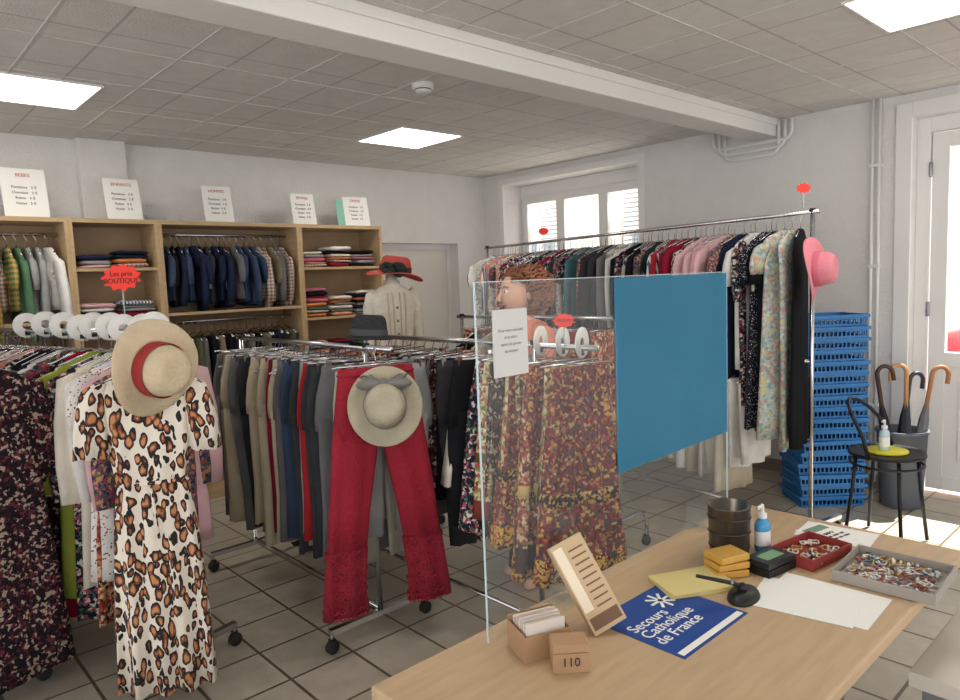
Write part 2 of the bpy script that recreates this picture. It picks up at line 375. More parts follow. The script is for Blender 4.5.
fl6=fab((50,34,40),'cells',[(36,30,36),(104,50,60),(176,156,140),(34,28,34),(30,26,32)],58)
dot=fab((34,36,50),'dots',[(216,216,220)],60)
dot2=fab((235,230,226),'dots',[(120,60,68)],48)
str1=fab((230,228,225),'stripe',[(84,98,130)],14)
str2=fab((50,54,72),'stripe',[(186,182,182)],18)
pl1=fab((80,124,84),'plaid',[(210,156,84)],9)
pl2=fab((208,200,190),'plaid',[(150,100,92)],11)
skA=fab((118,48,48),'cells',[(200,160,86),(70,34,44),(150,60,56),(110,46,48),(72,72,80),(176,104,76),(120,40,44)],56)
skB=fab((176,160,106),'cells',[(208,196,140),(100,84,60),(180,84,76),(136,136,92),(220,208,170)],46)
HEM={skA:(fab((214,170,84),'cells',[(214,170,84),(60,30,36),(150,50,48)],70),fab((52,30,38),'cells',[(52,30,38),(200,160,90)],70)),
     fl3:(fab((60,40,46)),fab((210,180,120))),skB:(fab((120,60,54)),fab((96,84,60)))}
def rackframe(b,p0,p1,z,foot=.3,base=.1,lower=None,curved=False,over=.04,over1=.04):
    p0=Vector((*p0,0));p1=Vector((*p1,0)); d=(p1-p0).normalized(); n=Vector((-d.y,d.x,0)); u=Vector((0,0,1))
    b.tube([p0-d*over+u*z,p1+d*over1+u*z],.0125,M_chrome,12)
    if lower: b.tube([p0+u*lower,p1+u*lower],.011,M_chrome,12)
    b.tube([p0+u*(base+.02),p1+u*(base+.02)],.011,M_chrome,10)
    for p in(p0,p1):
        b.tube([p+u*base,p+u*(z)],.0125,M_chrome,12)
        b.tube([p+u*z,p+u*(z+.02)],.017,M_black,10)
        if curved: b.tube([p-n*foot+u*.07,p-n*foot+u*.16,p-n*(foot-.03)+u*.2,p-n*(foot-.09)+u*.22,p+n*(foot-.09)+u*.22,p+n*(foot-.03)+u*.2,p+n*foot+u*.16,p+n*foot+u*.07],.012,M_chrome,10)
        else:
            M=look(p+u*base,n); b.box((-.015,-.012,-foot),(.015,.012,foot),M_chrome,M)
        for s in(-1,1):
            q=p+n*foot*s*.97
            b.tube([q+u*.045,q+u*base],.007,M_steel,8)
            MM=look(q+u*.03,d); b.lathe([(.001,-.018),(.024,-.018),(.03,-.012),(.03,.012),(.024,.018),(.001,.018)],M_rubber,16,MM)
            b.box(tuple(q+Vector((-.012,-.012,.04))),tuple(q+Vector((.012,.012,.068))),M_black)
def disc(b,p,d,m=None):
    M=look(p,d)
    b.lathe([(.02,-.002),(.062,-.002),(.062,.002),(.02,.002),(.02,-.002)],m or M_paper,24,M)
    b.box((-.012,-.05,-.0035),(.012,-.03,.0035),M_black,M)
def hang(b,p0,p1,z,n,seq,jit=.018):
    p0=Vector(p0);p1=Vector(p1); d=p1-p0; ang=math.atan2(d.y,d.x)+pi/2
    for i in range(n):
        t=(i+.5)/n; q=p0+d*t+d.normalized()*RND.uniform(-jit,jit)
        k=seq[i%len(seq)] if not callable(seq) else seq(t)
        garment(b,q.x,q.y,z-.014,ang,k[0],k[1],**(k[2] if len(k)>2 else {}))
def mkrack(name,p0,p1,z,**kw):
    e=empty(name,((p0[0]+p1[0])/2,(p0[1]+p1[1])/2,0)); b=MB(); rackframe(b,p0,p1,z,**kw); b.build("rack_frame",e); return e
def pick(l): return RND.choice(l)
# Rack R
eR=mkrack("clothing_rack",(4.10,1.66),(4.70,4.97),1.93,foot=.3,lower=1.08)
b=MB()
near=[('dress',black,dict(L=1.25,W=.36,sl=0,rot=.42)),('dress',fl4,dict(L=1.28,W=.38,sl=0,rot=.2)),('dress',fl4,dict(L=1.2,W=.40,sl=.15)),('dress',black,dict(L=1.1,W=.40,sl=.2)),('dress',dot,dict(L=1.15,W=.40,sl=.2)),('dress',dot,dict(L=1.1,W=.40,sl=.2)),('dress',whit,dict(L=.8,sl=.2)),('dress',fl1,dict(L=1.1,W=.4,sl=.3)),('dress',navy,dict(L=1.0,W=.4,sl=.2)),('dress',fl5,dict(L=.75,sl=.2))]
NR=68
def seqR(t):
    i=int(t*NR)
    if i<len(near): return near[i]
    pool=[navy,black,fl1,dot,pink,fl2,str2,char] if t<.3 else [fl1,fl2,str1,dpink,whit,char,fl5,navy,black,str2] if t<.45 else [navy,crim,fl5,dot2,black,fl1,char,str1,teal,grey,dot,fl2] if t<.75 else [whit,fl2,salmon,pink,str1,fl5,green,fl1,salmon,navy]
    if 10<=i<=14: return ('shirt',pick([pink,whit,pink]),dict(L=RND.uniform(.5,.7),sl=.2))
    if 16<=i<=19: return ('shirt',pick([crim,red,crim]),dict(L=.6,sl=.5))
    return ('shirt',pick(pool),dict(L=RND.uniform(.48,.85),W=RND.uniform(.36,.46)))
hang(b,(4.11,1.71),(4.69,4.9),1.93,NR,seqR); b.build("hanging_clothes",eR)
b=MB()
hang(b,(4.17,2.0),(4.69,4.9),1.08,40,lambda t:('shirt' if RND.random()<.5 else 'folded',pick([whit,cream,beige,whit] if t<.3 else [fl2,green,beige,cream,lgrey,pink,whit,khaki]),dict(L=RND.uniform(.5,.75)))); b.build("lower_hanging_clothes",eR)
# Rack B trousers
eB=mkrack("clothing_rack",(1.74,2.66),(1.74,3.98),1.34,foot=.27,over=.2)
b=MB()
garment(b,1.80,2.58,1.326,pi,'trousers',lgrey,L=.78,W=.42,rot=-.1); garment(b,1.72,2.62,1.326,pi,'trousers',stone,L=.90,W=.38,rot=.05)
tb=[lgrey,grey,char,char,olive,red,lgrey,char,stone,denim,grey,beige,taupe,char,crim,beige,khaki,grey,beige,lgrey,taupe,char,grey,beige,black,khaki]
hang(b,(1.74,2.69),(1.74,3.95),1.34,28,[('trousers' if i%4 else 'folded',m,dict(L=RND.uniform(.84,1.04) if i%4 else .72,W=RND.uniform(.32,.42))) for i,m in enumerate(tb)]); b.build("hanging_trousers",eB)
# Rack A
A0,A1=(.98,3.0),(.60,4.5)
eA=mkrack("clothing_rack",A0,A1,1.46,foot=.24)
b=MB()
la=[fl5,pink,dot2,fl3,cream,whit,fl1,lime,cream,crim,fl6,beige,fl5,whit,red,navy,black,fl1,salmon,black,cream,fl2,navy,char,fl6,pink]
hang(b,(.965,3.08),(.61,4.45),1.46,28,[('shirt' if i%3 else 'dress',m,dict(L=RND.uniform(.8,1.12) if i%3 else 1.2,W=.40)) for i,m in enumerate(la)]); b.build("hanging_clothes",eA)
b=MB(); ad=Vector((A1[0]-A0[0],A1[1]-A0[1],0)).normalized()
for s in(.05,.13,.28,.38,.52,.62,.78,.95,1.14):
    p=Vector((A0[0],A0[1],1.485+RND.uniform(-.01,.01)))+ad*s; disc(b,p,ad+Vector((-.55,-.2,0))*(-RND.uniform(.3,1)))
b.build("size_discs",eA)
# Rack A2
eA2=mkrack("clothing_rack",(.32,3.34),(-.03,4.7),1.46,foot=.2,over=.2)
b=MB()
la=[fl6,black,crim,dot,fl6,black,crim,fl1,cream,crim,black,fl5,navy,black,green,black,fl6,crim,black,char]
hang(b,(.34,3.2),(-.02,4.65),1.46,24,[('dress',m,dict(L=RND.uniform(1.08,1.22),W=.42,sl=.4)) for m in la]); b.build("hanging_clothes",eA2)
b=MB()
for s in(.1,.4,.7): disc(b,Vector((.32,3.34,1.49))+ad*s,ad)
b.build("size_discs",eA2)
# Rack D (skirts behind the screen)
eD=mkrack("clothing_rack",(2.16,2.02),(2.16,3.3),1.34,foot=.24,over=.34)
b=MB()
ld=[('skirt',skA,dict(L=.86,W=.46)),('skirt',skB,dict(L=.8,W=.42)),('skirt',skA,dict(L=.85,W=.44)),('skirt',fl3,dict(L=.8,W=.42)),('skirt',skB,dict(L=.78,W=.42)),('skirt',skA,dict(L=.75,W=.4)),('skirt',fl6,dict(L=.75,W=.4)),('skirt',skB,dict(L=.7,W=.4)),('skirt',fl1,dict(L=.7,W=.38)),('trousers',black,dict(L=.8,W=.34)),('skirt',cream,dict(L=.6,W=.36)),('trousers',char,dict(L=.85,W=.34)),('skirt',black,dict(L=.65,W=.36)),('skirt',fl6,dict(L=.65,W=.36)),('trousers',grey,dict(L=.8,W=.36)),('trousers',lgrey,dict(L=.85,W=.36)),('trousers',grey,dict(L=.85,W=.36)),('skirt',black,dict(L=.6,W=.36))]
hang(b,(2.16,1.74),(2.16,3.25),1.34,24,ld); b.build("hanging_skirts",eD)
b=MB()
for y in(1.76,1.86,1.98,2.12): disc(b,(2.16,y,1.36),(-.25,1,0))
b.build("size_discs",eD)
# Rack C
eC=mkrack("clothing_rack",(3.18,2.35),(3.14,3.6),1.38,foot=.28,curved=True)
b=MB()
hang(b,(3.18,2.4),(3.14,3.5),1.38,15,[('dress' if i%2 else 'skirt',m,dict(L=.85,W=.36)) for i,m in enumerate([fl3,skA,crim,fl5,fl2,skB,pink,navy,fl1,crim,teal,beige,skA,black])]); b.build("hanging_clothes",eC)
# ---------------------------------------------------------------- featured dress / trousers
M_print=mat("dress_print",(232,222,208),.85,0,.3,25,.05,pat='rings',cols=[(200,140,92),(140,82,56),(40,34,36)],scale=31,stretch=(1,1,.6),warp=.022,pos=[0,.26,.36,.53])
b=MB()
M=T(.835,2.80,1.42)@Rz(-.45)@Matrix.Diagonal((.85,1,1,1))
hook(b,M,.17)
b.rows([(0,0,-.09,.07,.02,0),(0,0,-.105,.10,.03,0),(0,0,-.125,.16,.035,0),(0,0,-.16,.20,.045,.002),(0,0,-.26,.185,.055,.006),(0,0,-.38,.17,.055,.01),(0,0,-.5,.15,.05,.012),(0,0,-.53,.145,.048,.012),(0,0,-.56,.155,.052,.014),(0,0,-.7,.175,.062,.018),(0,0,-.9,.19,.068,.022),(0,0,-1.1,.20,.07,.026),(0,0,-1.33,.212,.075,.03)],M_print,44,M,ph=1,k=4)
for s in(-1,1):
    b.rows([(s*.17,0,-.125,.03,.03,0),(s*.20,0,-.15,.055,.045,.003),(s*.215,0,-.22,.062,.055,.006),(s*.225,0,-.30,.068,.06,.012),(s*.232,0,-.40,.072,.062,.014)],M_print,24,M,ph=s,k=2)
b.tube([(.145*math.cos(t)*1.03,.055*math.sin(t),-.52-.01*math.sin(t)) for t in [2*pi*i/24 for i in range(25)]],.008,M_print,6,M)
b.tube([(0,-.058,-.52),(.01,-.07,-.6),(.02,-.075,-.72)],.006,M_print,6,M)
b.build("printed_dress")
b=MB(); M=T(1.68,2.50,1.33)@Rz(-.3); mr=mat("red_trousers",(158,30,50),.85,0,.5,60,.12)
ml=mat("red_lace",(158,34,52),.9,0,.9,140,.15,pat='dots',cols=[(92,18,30)],scale=75)
b.tube([(0,-.012,0),(0,-.008,.022),(0,.012,.022),(0,.012,-.004),(0,0,-.02),(0,0,-.05)],.0025,M_chrome,6,M); b.tube([(-.17,0,-.05),(.17,0,-.05)],.005,M_chrome,6,M)
b.rows([(0,0,-.06,.165,.02,0),(0,0,-.09,.168,.024,.001),(0,0,-.2,.185,.035,.004),(0,0,-.3,.2,.04,.004),(0,0,-.36,.205,.036,.004)],mr,32,M,ph=.5)
for s in(-1,1):
    b.rows([(s*.1,0,-.3,.1,.036,.004),(s*.12,0,-.45,.098,.04,.006),(s*.15,0,-.65,.09,.04,.008),(s*.175,0,-.85,.086,.04,.01)],mr,24,M,ph=s,k=2)
    b.rows([(s*.172,0,-.83,.089,.043,.01),(s*.19,0,-1.0,.092,.042,.012),(s*.195,0,-1.12,.100,.044,.012)],ml,24,M,ph=s,k=2)
    for q in(-.84,-.93,-1.02,-1.09,-1.12):
        w=.093+(.006 if q<-1.05 else 0)
        b.tube([(s*(.175+(-.84-q)*.06)+w*math.cos(t),.047*math.sin(t),q+.006*math.sin(18*t)) for t in [2*pi*i/72 for i in range(73)]],.0035,mr,5,M)
b.tube([(.168*math.cos(t),.028*math.sin(t),-.085) for t in [2*pi*i/30 for i in range(31)]],.006,mr,6,M)
b.build("red_lace_trousers")
# ---------------------------------------------------------------- hats
def strawmat(name,c):
    m=mat(name,c,.85,0,.0,80,.08); nt=m.node_tree; N=nt.nodes
    v=N.new("ShaderNodeTexVoronoi"); v.inputs["Scale"].default_value=130; bp=N.new("ShaderNodeBump"); bp.inputs["Strength"].default_value=.6; bp.inputs["Distance"].default_value=.004
    tc=N.new("ShaderNodeTexCoord"); nt.links.new(tc.outputs["Object"],v.inputs[0]); nt.links.new(v.outputs[0],bp.inputs["Height"]); nt.links.new(bp.outputs[0],N["Principled BSDF"].inputs["Normal"]); return m
M_straw=strawmat("straw",(206,188,158)); M_straw2=strawmat("straw_grey",(178,168,146))
def hat(name,M,R,rc,hc,m,band,bandh=.035,wav=.012,droop=.01,extra=None,e=.04):
    b=MB()
    def fn(x,y,z,t,r):
        k=max(0,(r-rc)/(R-rc)); return (x,y*1.08,z+wav*k*math.sin(2*t+.6)-droop*k)
    pr=[(rc*.98,.0),(rc*1.15,-.004),(rc+(R-rc)*.5,0),(R*.96,.002),(R,.0),(R,-.005),(rc+(R-rc)*.5,-.006),(rc,-.006)]
    b.lathe([(rc,-.006),(rc,.0)]+pr,m,48,M,fn)
    cr=[(rc,0),(rc*.99,.03),(rc*.94,hc*.6),(rc*.86,hc*.85),(rc*.68,hc*.98),(rc*.45,hc*.985),(rc*.2,hc*.95),(.001,hc*.94)]
    b.lathe(cr,m,40,M,fn)
    b.lathe([(rc*1.03,.002),(rc*1.03,bandh),(rc*.99,bandh+.001)],band,40,M,fn)
    if extra: extra(b,M,rc,hc)
    return b.build(name)
def bow(m):
    def f(b,M,rc,hc):
        for s in(-1,1):
            b.ball((s*.055,rc*1.0,.035),(.06,.024,.032),m,M,12); b.rows([(s*.02,rc*1.05,.03,.012,.006,0),(s*.05,rc*1.25,.015,.022,.006,.003),(s*.075,rc*1.45,.012,.028,.005,.004)],m,10,M)
        b.ball((0,rc*1.05,.04),(.02,.022,.024),m,M,10)
    return f
M_band=mat("band_red",(156,48,46),.8,0,.2,60)
hat("straw_hat",look((.83,2.64,1.35),(TOCAM+RIGHT*1.5+Vector((0,0,-.2))),(.25,0,1)),.165,.090,.12,M_straw,M_band,.06,.025)
hat("straw_hat",look((1.635,2.38,1.12),TOCAM+Vector((0,0,.15))+RIGHT*.1),.155,.086,.1,M_straw2,mat("ribbon_grey",(120,118,114),.6),.035,.006,.0,bow(mat("ribbon_grey",(120,118,114),.6)))
hat("black_hat",look((1.80,2.72,1.385),(.1,0,1)),.1,.08,.1,mat("hat_black",(44,46,50),.7,0,.8,60,.3),mat("band_lgrey",(66,68,72),.7),.03,.004)
hat("pink_sun_hat",look((3.90,1.56,1.61),RIGHT*.9+TOCAM*.75),.16,.085,.1,mat("hat_pink",(222,136,148),.85,0,.3,70),mat("band_pink",(202,108,126),.8),.03,.02)
# ---------------------------------------------------------------- mannequin
e=empty("mannequin",(2.82,3.95,0)); b=MB(); M=T(2.82,3.95,.16)@Rz(-.3)@Matrix.Diagonal((.86,.9,1,1))
mc=mat("cardigan_cream",(238,230,214),.9,0,.8,50,.12); ms=mat("mannequin_shell",(200,186,170),.5)
b.rows([(0,0,.85,.19,.12,.012),(0,0,.95,.19,.12,.01),(0,0,1.08,.155,.1,.006),(0,0,1.2,.17,.105,.004),(0,0,1.32,.185,.105,.002),(0,0,1.40,.165,.085,0),(0,0,1.44,.10,.07,0),(0,0,1.455,.062,.06,0),(0,0,1.49,.056,.055,0)],mc,32,M,k=4)
for s in(-1,1): b.tube([(s*.14,0,1.40),(s*.17,0,1.375),(s*.195,0,1.3),(s*.21,-.01,1.1),(s*.22,-.05,.9),(s*.21,-.08,.84)],[.045,.05,.048,.042,.04,.042],mc,14,M)
b.rows([(0,.0,.3,.24,.17,.02),(0,0,.5,.22,.155,.018),(0,0,.7,.2,.135,.01),(0,0,.87,.175,.115,.004)],fab((228,220,204)),32,M,k=6)
b.tube([(0,0,1.44),(0,0,1.53)],.045,ms,16,M)
b.tube([(0,0,-.14),(0,0,.4)],.014,M_chrome,12,M); b.lathe([(.001,-.16),(.16,-.16),(.16,-.15),(.14,-.142),(.02,-.135),(.001,-.135)],M_chrome,32,M)
for i in range(5): b.ball((0,-.112,1.3-.09*i),(.01,.006,.01),mat("button",(150,120,90),.4),M,8)
for s in(-1,1):
    for xx in(.03,.07): b.tube([(s*xx,-.088,1.40),(s*xx,-.11,1.3),(s*xx*.9,-.107,1.1),(s*xx,-.125,.9)],.006,mat("lace",(204,192,172),.9),6,M)
b.build("mannequin_body",e)
def flower(b,M,rc,hc):
    md=mat("flower_dark",(44,56,50),.8,0,.5,40,.3)
    for i in range(22):
        b.ball((-rc*1.1+RND.uniform(-.04,.06),-rc*.3+RND.uniform(-.06,.09),.015+RND.uniform(-.03,.04)),(.03,.03,.02),md,M,8)
hat("felt_hat",look((2.84,3.93,1.70),(.12,-.1,1)),.18,.1,.11,mat("hat_coral",(206,88,78),.85,0,.3,70),mat("band_dark",(96,48,50),.8),.04,.02,.02,flower)
# ---------------------------------------------------------------- person
def skin(name,vs,es,rs,m,parent,M,root=0,lv=1):
    me=bpy.data.meshes.new(name); me.from_pydata([M@Vector(v)-parent.location for v in vs],es,[]); me.materials.append(m)
    ob=bpy.data.objects.new(name,me); sc.collection.objects.link(ob); ob.parent=parent
    md=ob.modifiers.new("skin",'SKIN'); md.use_smooth_shade=True
    sv=me.skin_vertices
    if len(sv)==0:
        bpy.context.view_layer.objects.active=ob; bpy.ops.mesh.customdata_skin_add(); sv=me.skin_vertices
    for i,r in enumerate(rs):
        sv[0].data[i].radius=(r,r) if not isinstance(r,tuple) else r; sv[0].data[i].use_root=(i==root)
    s=ob.modifiers.new("sub",'SUBSURF'); s.levels=lv; s.render_levels=lv
    return ob
pl=(2.64,2.53,0); e=empty("person",pl); M=T(*pl)@Rz(-1.85)@Matrix.Scale(.985,4)
vs=[(0,0,.93),(0,0,1.08),(0,0,1.24),(0,0,1.37),(0,-.01,1.47)]; rs=[(.13,.10),(.11,.085),(.12,.09),(.08,.065),.046]; es=[(0,1),(1,2),(2,3),(3,4)]
for s in(-1,1):
    o=len(vs); vs+=[(s*.09,0,.86),(s*.1,-.01,.48),(s*.1,.02,.1),(s*.1,.03,.05),(s*.11,-.12,.03)]; rs+=[.085,.055,.036,.035,.028]; es+=[(0,o),(o,o+1),(o+1,o+2),(o+2,o+3),(o+3,o+4)]
    o=len(vs); vs+=[(s*.15,0,1.36),(s*.2,-.01,1.1),(s*.17,-.17,1.22),(s*.16,-.215,1.26)]; rs+=[.048,.036,.024,(.034,.017)]; es+=[(3,o),(o,o+1),(o+1,o+2),(o+2,o+3)]
skin("body",vs,es,rs,M_skin,e,M,0,2)
for s in(-1,1):
    for k,(dx,ln) in enumerate(((-.028,.075),(-.01,.085),(.01,.08),(.028,.062))):
        x=s*.16+dx; skin("finger",[(x*.98,-.21,1.255),(x,-.245,1.265),(x,-.245-ln*.45,1.27),(x,-.245-ln*.65,1.24),(x,-.245-ln*.55,1.215)],[(0,1),(1,2),(2,3),(3,4)],[.009,.009,.0085,.008,.007],M_skin,e,M)
    x=s*.16; skin("thumb",[(x,-.19,1.245),(x-s*.035,-.215,1.25),(x-s*.045,-.25,1.24),(x-s*.035,-.275,1.23)],[(0,1),(1,2),(2,3)],[.011,.011,.01,.008],M_skin,e,M)
b=MB(); md=fab((226,140,118))
b.rows([(0,0,.5,.25,.18,.02),(0,0,.7,.22,.17,.014),(0,0,.92,.195,.15,.006),(0,0,1.08,.16,.12,.002),(0,0,1.24,.18,.125,0),(0,0,1.35,.19,.105,0),(0,0,1.40,.16,.085,0),(0,0,1.43,.09,.065,0)],md,32,M,k=5)
for s in(-1,1): b.tube([(s*.13,0,1.38),(s*.175,0,1.36),(s*.198,-.01,1.27),(s*.205,-.02,1.2)],[.05,.062,.06,.062],md,14,M)
b.build("dress",e)
b=MB()
def hf(x,y,z):
    if z<0: x*=1-.28*z*z-.1*abs(z); y=y*(1-.12*abs(z))-(.06*abs(z))
    return x,y,z
b.ball((0,-.03,1.57),(.078,.105,.118),M_skin,M,24,hf)
b.tube([(0,-.132,1.585),(0,-.145,1.56),(0,-.156,1.545),(0,-.138,1.535)],[.006,.009,.013,.009],M_skin,10,M)
mh=mat("hair_auburn",(156,104,78),.8,0,.8,60,.45)
for s in(-1,1):
    b.ball((s*.03,-.122,1.582),(.013,.009,.009),mat("eye_white",(235,235,235),.2),M,10); b.ball((s*.03,-.130,1.582),(.006,.003,.006),M_black,M,8)
    b.tube([(s*.015,-.132,1.603),(s*.032,-.131,1.608),(s*.048,-.119,1.602)],.004,mh,6,M)
    b.ball((s*.077,-.01,1.565),(.01,.018,.03),M_skin,M,10)
b.tube([(-.025,-.124,1.512),(-.01,-.134,1.514),(0,-.136,1.512),(.01,-.134,1.514),(.025,-.124,1.512)],[.003,.007,.007,.007,.003],mat("lips",(180,90,90),.4),8,M)
b.build("head",e)
b=MB()
b.ball((0,.03,1.59),(.10,.10,.11),mh,M,20)
for i in range(520):
    a=RND.uniform(0,2*pi); zt=RND.uniform(-1.0,1); 
    rr=math.sqrt(max(0,1-min(1,abs(zt))**2))**.6; x,y=rr*math.cos(a),rr*math.sin(a)
    if y<-.3 and zt<.45: continue
    c=Vector((x*.122,.025+y*.122,1.58+zt*.118)); s=RND.uniform(.012,.022)
    ax=RND.uniform(0,6); tl=RND.uniform(-.012,.012)
    b.tube([c+Vector((s*math.cos(q+ax),s*math.sin(q+ax),q*.004-.01+tl*math.sin(q))) for q in [k*.9 for k in range(9)]],.0055,mh,6,M)
b.build("curly_hair",e)
# ---------------------------------------------------------------- shelves
SF=YW-.45; ST=2.15
def unit(x0,x1,shelves,name="shelving_unit"):
    e=empty(name,((x0+x1)/2,SF+.22,0)); b=MB(); t=.025; yb=YW-.1
    b.box((x0,SF,0),(x0+t,yb,ST),M_oak); b.box((x1-t,SF,0),(x1,yb,ST),M_oak)
    b.box((x0+t,SF,ST-.03),(x1-t,yb,ST),M_oak); b.box((x0+t,SF+.02,0),(x1-t,yb,.07),M_oak)
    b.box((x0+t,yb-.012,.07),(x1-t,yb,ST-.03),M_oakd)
    for z in shelves: b.box((x0+t,SF+.005,z-.022),(x1-t,yb-.012,z),M_oak)
    b.build("cabinet",e,bevel=.002); return e
def railin(e,x0,x1,z,seq,n,nm,lo=True):
    b=MB(); b.tube([(x0+.025,SF+.2,z),(x1-.025,SF+.2,z)],.012,M_chrome,10)
    hang(b,(x0+.07,SF+.19,0),(x1-.07,SF+.19,0),z,n,seq,.006); b.build(nm,e)
def stacks(e,x0,x1,zs,nst,cols,nm="folded_clothes"):
    b=MB()
    for z,h in zs:
        w=(x1-x0-.07)/nst
        for i in range(nst):
            zz=z+.001; cx=x0+.035+w*(i+.5); top=z+h*RND.uniform(.7,1)
            while zz<top:
                th=RND.uniform(.010,.022)
                M=T(cx+RND.uniform(-.014,.014),SF+.17+RND.uniform(-.02,.015),zz+th)@Rz(RND.uniform(-.1,.1))@Ry(RND.uniform(-.04,.04))
                b.slab((0,0,0),(w*.46*RND.uniform(.88,1.02),.14,th),pick(cols),M); zz+=th*1.8
    b.build(nm,e)
e=unit(.02,1.21,[1.46]); 
railin(e,.02,1.21,2.05,lambda t:('shirt',pick([pl1,pl2,orange,green,pl1,str1,teal] if t<.82 else [whit,lgrey,str1,whit]) ,dict(L=RND.uniform(.36,.5),W=.28)),18,"hanging_clothes"); railin(e,.02,1.21,1.37,[('folded',m,dict(L=.6,W=.34)) for m in(black,navy,char,olive,black)],14,"hanging_trousers")
e=unit(1.21,1.79,[1.36,1.81]); stacks(e,1.21,1.79,[(1.81,.12),(1.36,.2),(.07,.2)],2,[whit,pl2,str1,navy,orange,whit,orange,crim,khaki,lgrey,pink])
e=unit(1.79,2.92,[1.47]);
railin(e,1.79,2.92,2.06,lambda t:('shirt',pick([navy,black,denim,char,navy,denim] if t<.45 else [beige,brown,stone,khaki,taupe,grey,denim,pl2]),dict(L=RND.uniform(.40,.5),W=.28,sl=pick([.2,.35]))),19,"hanging_clothes"); railin(e,1.79,2.92,1.39,[('folded',m,dict(L=.62,W=.34)) for m in(black,navy,char,olive,grey,black,khaki)],18,"hanging_trousers")
e=unit(2.92,3.75,[.5,.95,1.36,1.79]); stacks(e,2.92,3.75,[(1.79,.17),(1.36,.22),(.95,.2),(.5,.2)],3,[orange,navy,green,cream,crim,pink,orange,salmon,str1,black,whit,dpink,red,str2,pl2,lgrey])
for (x,w,h,tx) in((1.0,.26,.33,"BEBES"),(1.60,.24,.30,"ENFANTS"),(2.29,.23,.29,"HOMMES"),(3.03,.22,.27,"FEMMES"),(3.56,.25,.27,"DIVERS")):
    e=empty("paper_sign",(x,SF+.1,ST)); b=MB(); M=T(x,SF+.08,ST+.002)@Rz(RND.uniform(-.08,.08))@Rx(-.18)
    b.box((-w/2,0,0),(w/2,.004,h),M_paper,M); b.box((-w/2+.02,.0,.0),(w/2-.02,.06,.004),M_paper,T(x,SF+.08,ST)); 
    if tx=="DIVERS": b.box((-w/2-.07,.006,0),(-w/2+.03,.01,h*.9),mat("sign_teal",(140,196,180),.7),M)
    b.build("card",e)
    text(tx,.032,mat("ink_red",(190,50,50),.7),M@T(0,-.001,h*.86)@Rx(pi/2),e)
    text("Pantalons   3 €\nChemises   2 €\nRobes   4 €\nVestes   5 €",.024,mat("ink_black",(60,60,64),.7),M@T(0,-.001,h*.45)@Rx(pi/2),e,sp=1.5)
def star(name,p,s,stick,txt=None,nrm=None):
    e=empty(name,(p[0],p[1],p[2]-stick)); b=MB(); M=look(p,nrm or TOCAM)
    n=22; vs=[]
    for k in range(n):
        t=2*pi*k/n; q=s*(1 if k%2 else .78); vs.append((q*math.cos(t)*1.25,q*math.sin(t)*.85,0))
    b.add(vs+[(v[0],v[1],.003) for v in vs],[tuple(range(n))[::-1],tuple(range(n,2*n))]+[(k,(k+1)%n,n+(k+1)%n,n+k) for k in range(n)],M_red,M,False)
    b.tube([Vector(p)-Vector((0,0,stick)),Vector(p)-Vector((0,0,s*.6))],.003,M_plexe,6)
    b.build("star_card",e)
    if txt: text(txt,s*.42,M_black,M@T(0,0,.004),e)
star("price_sign",(1.00,3.55,1.70),.078,.23,"Les prix\nBOUTIQUE")
star("price_sign",(2.10,1.80,1.45),.036,.11,"PROMO")
star("price_sign",(4.12,1.72,2.07),.035,.14,"3")
star("price_sign",(4.55,4.1,2.02),.04,.09)
# ---------------------------------------------------------------- crates
b=MB(); MBl=mat("crate_blue",(40,116,180),.4)
def crate(b,M,w=.42,d=.31,h=.075):
    t=.006
    for (x0,y0,x1,y1) in((-w/2,-d/2,w/2,-d/2+t),(-w/2,d/2-t,w/2,d/2),(-w/2,-d/2+t,-w/2+t,d/2-t),(w/2-t,-d/2+t,w/2,d/2-t)):
        b.box((x0,y0,0),(x1,y1,.014),MBl,M); b.box((x0,y0,h*.58),(x1,y1,h*.72),MBl,M); 
        L=max(x1-x0,y1-y0); n=int(L/.028)
        for k in range(n+1):
            if x1-x0>y1-y0: xx=x0+(x1-x0-.008)*k/n; b.box((xx,y0,.014),(xx+.008,y1,h*.58),MBl,M)
            else: yy=y0+(y1-y0-.008)*k/n; b.box((x0,yy,.014),(x1,yy+.008,h*.58),MBl,M)
    e=.014
    b.box((-w/2-e,-d/2-e,h*.72),(w/2+e,-d/2+t,h),MBl,M); b.box((-w/2-e,d/2-t,h*.72),(w/2+e,d/2+e,h),MBl,M)
    b.box((-w/2-e,-d/2+t,h*.72),(-w/2+t,d/2-t,h),MBl,M); b.box((w/2-t,-d/2+t,h*.72),(w/2+e,d/2-t,h),MBl,M)
    b.box((-w/2+t,-d/2+t,0),(w/2-t,d/2-t,.005),MBl,M)
n=17
for i in range(n): crate(b,T(4.94+RND.uniform(-.012,.012),1.92+RND.uniform(-.012,.012),.001+i*.0765)@Rz(-.75+RND.uniform(-.05,.05)))
b.build("blue_crate_stack")
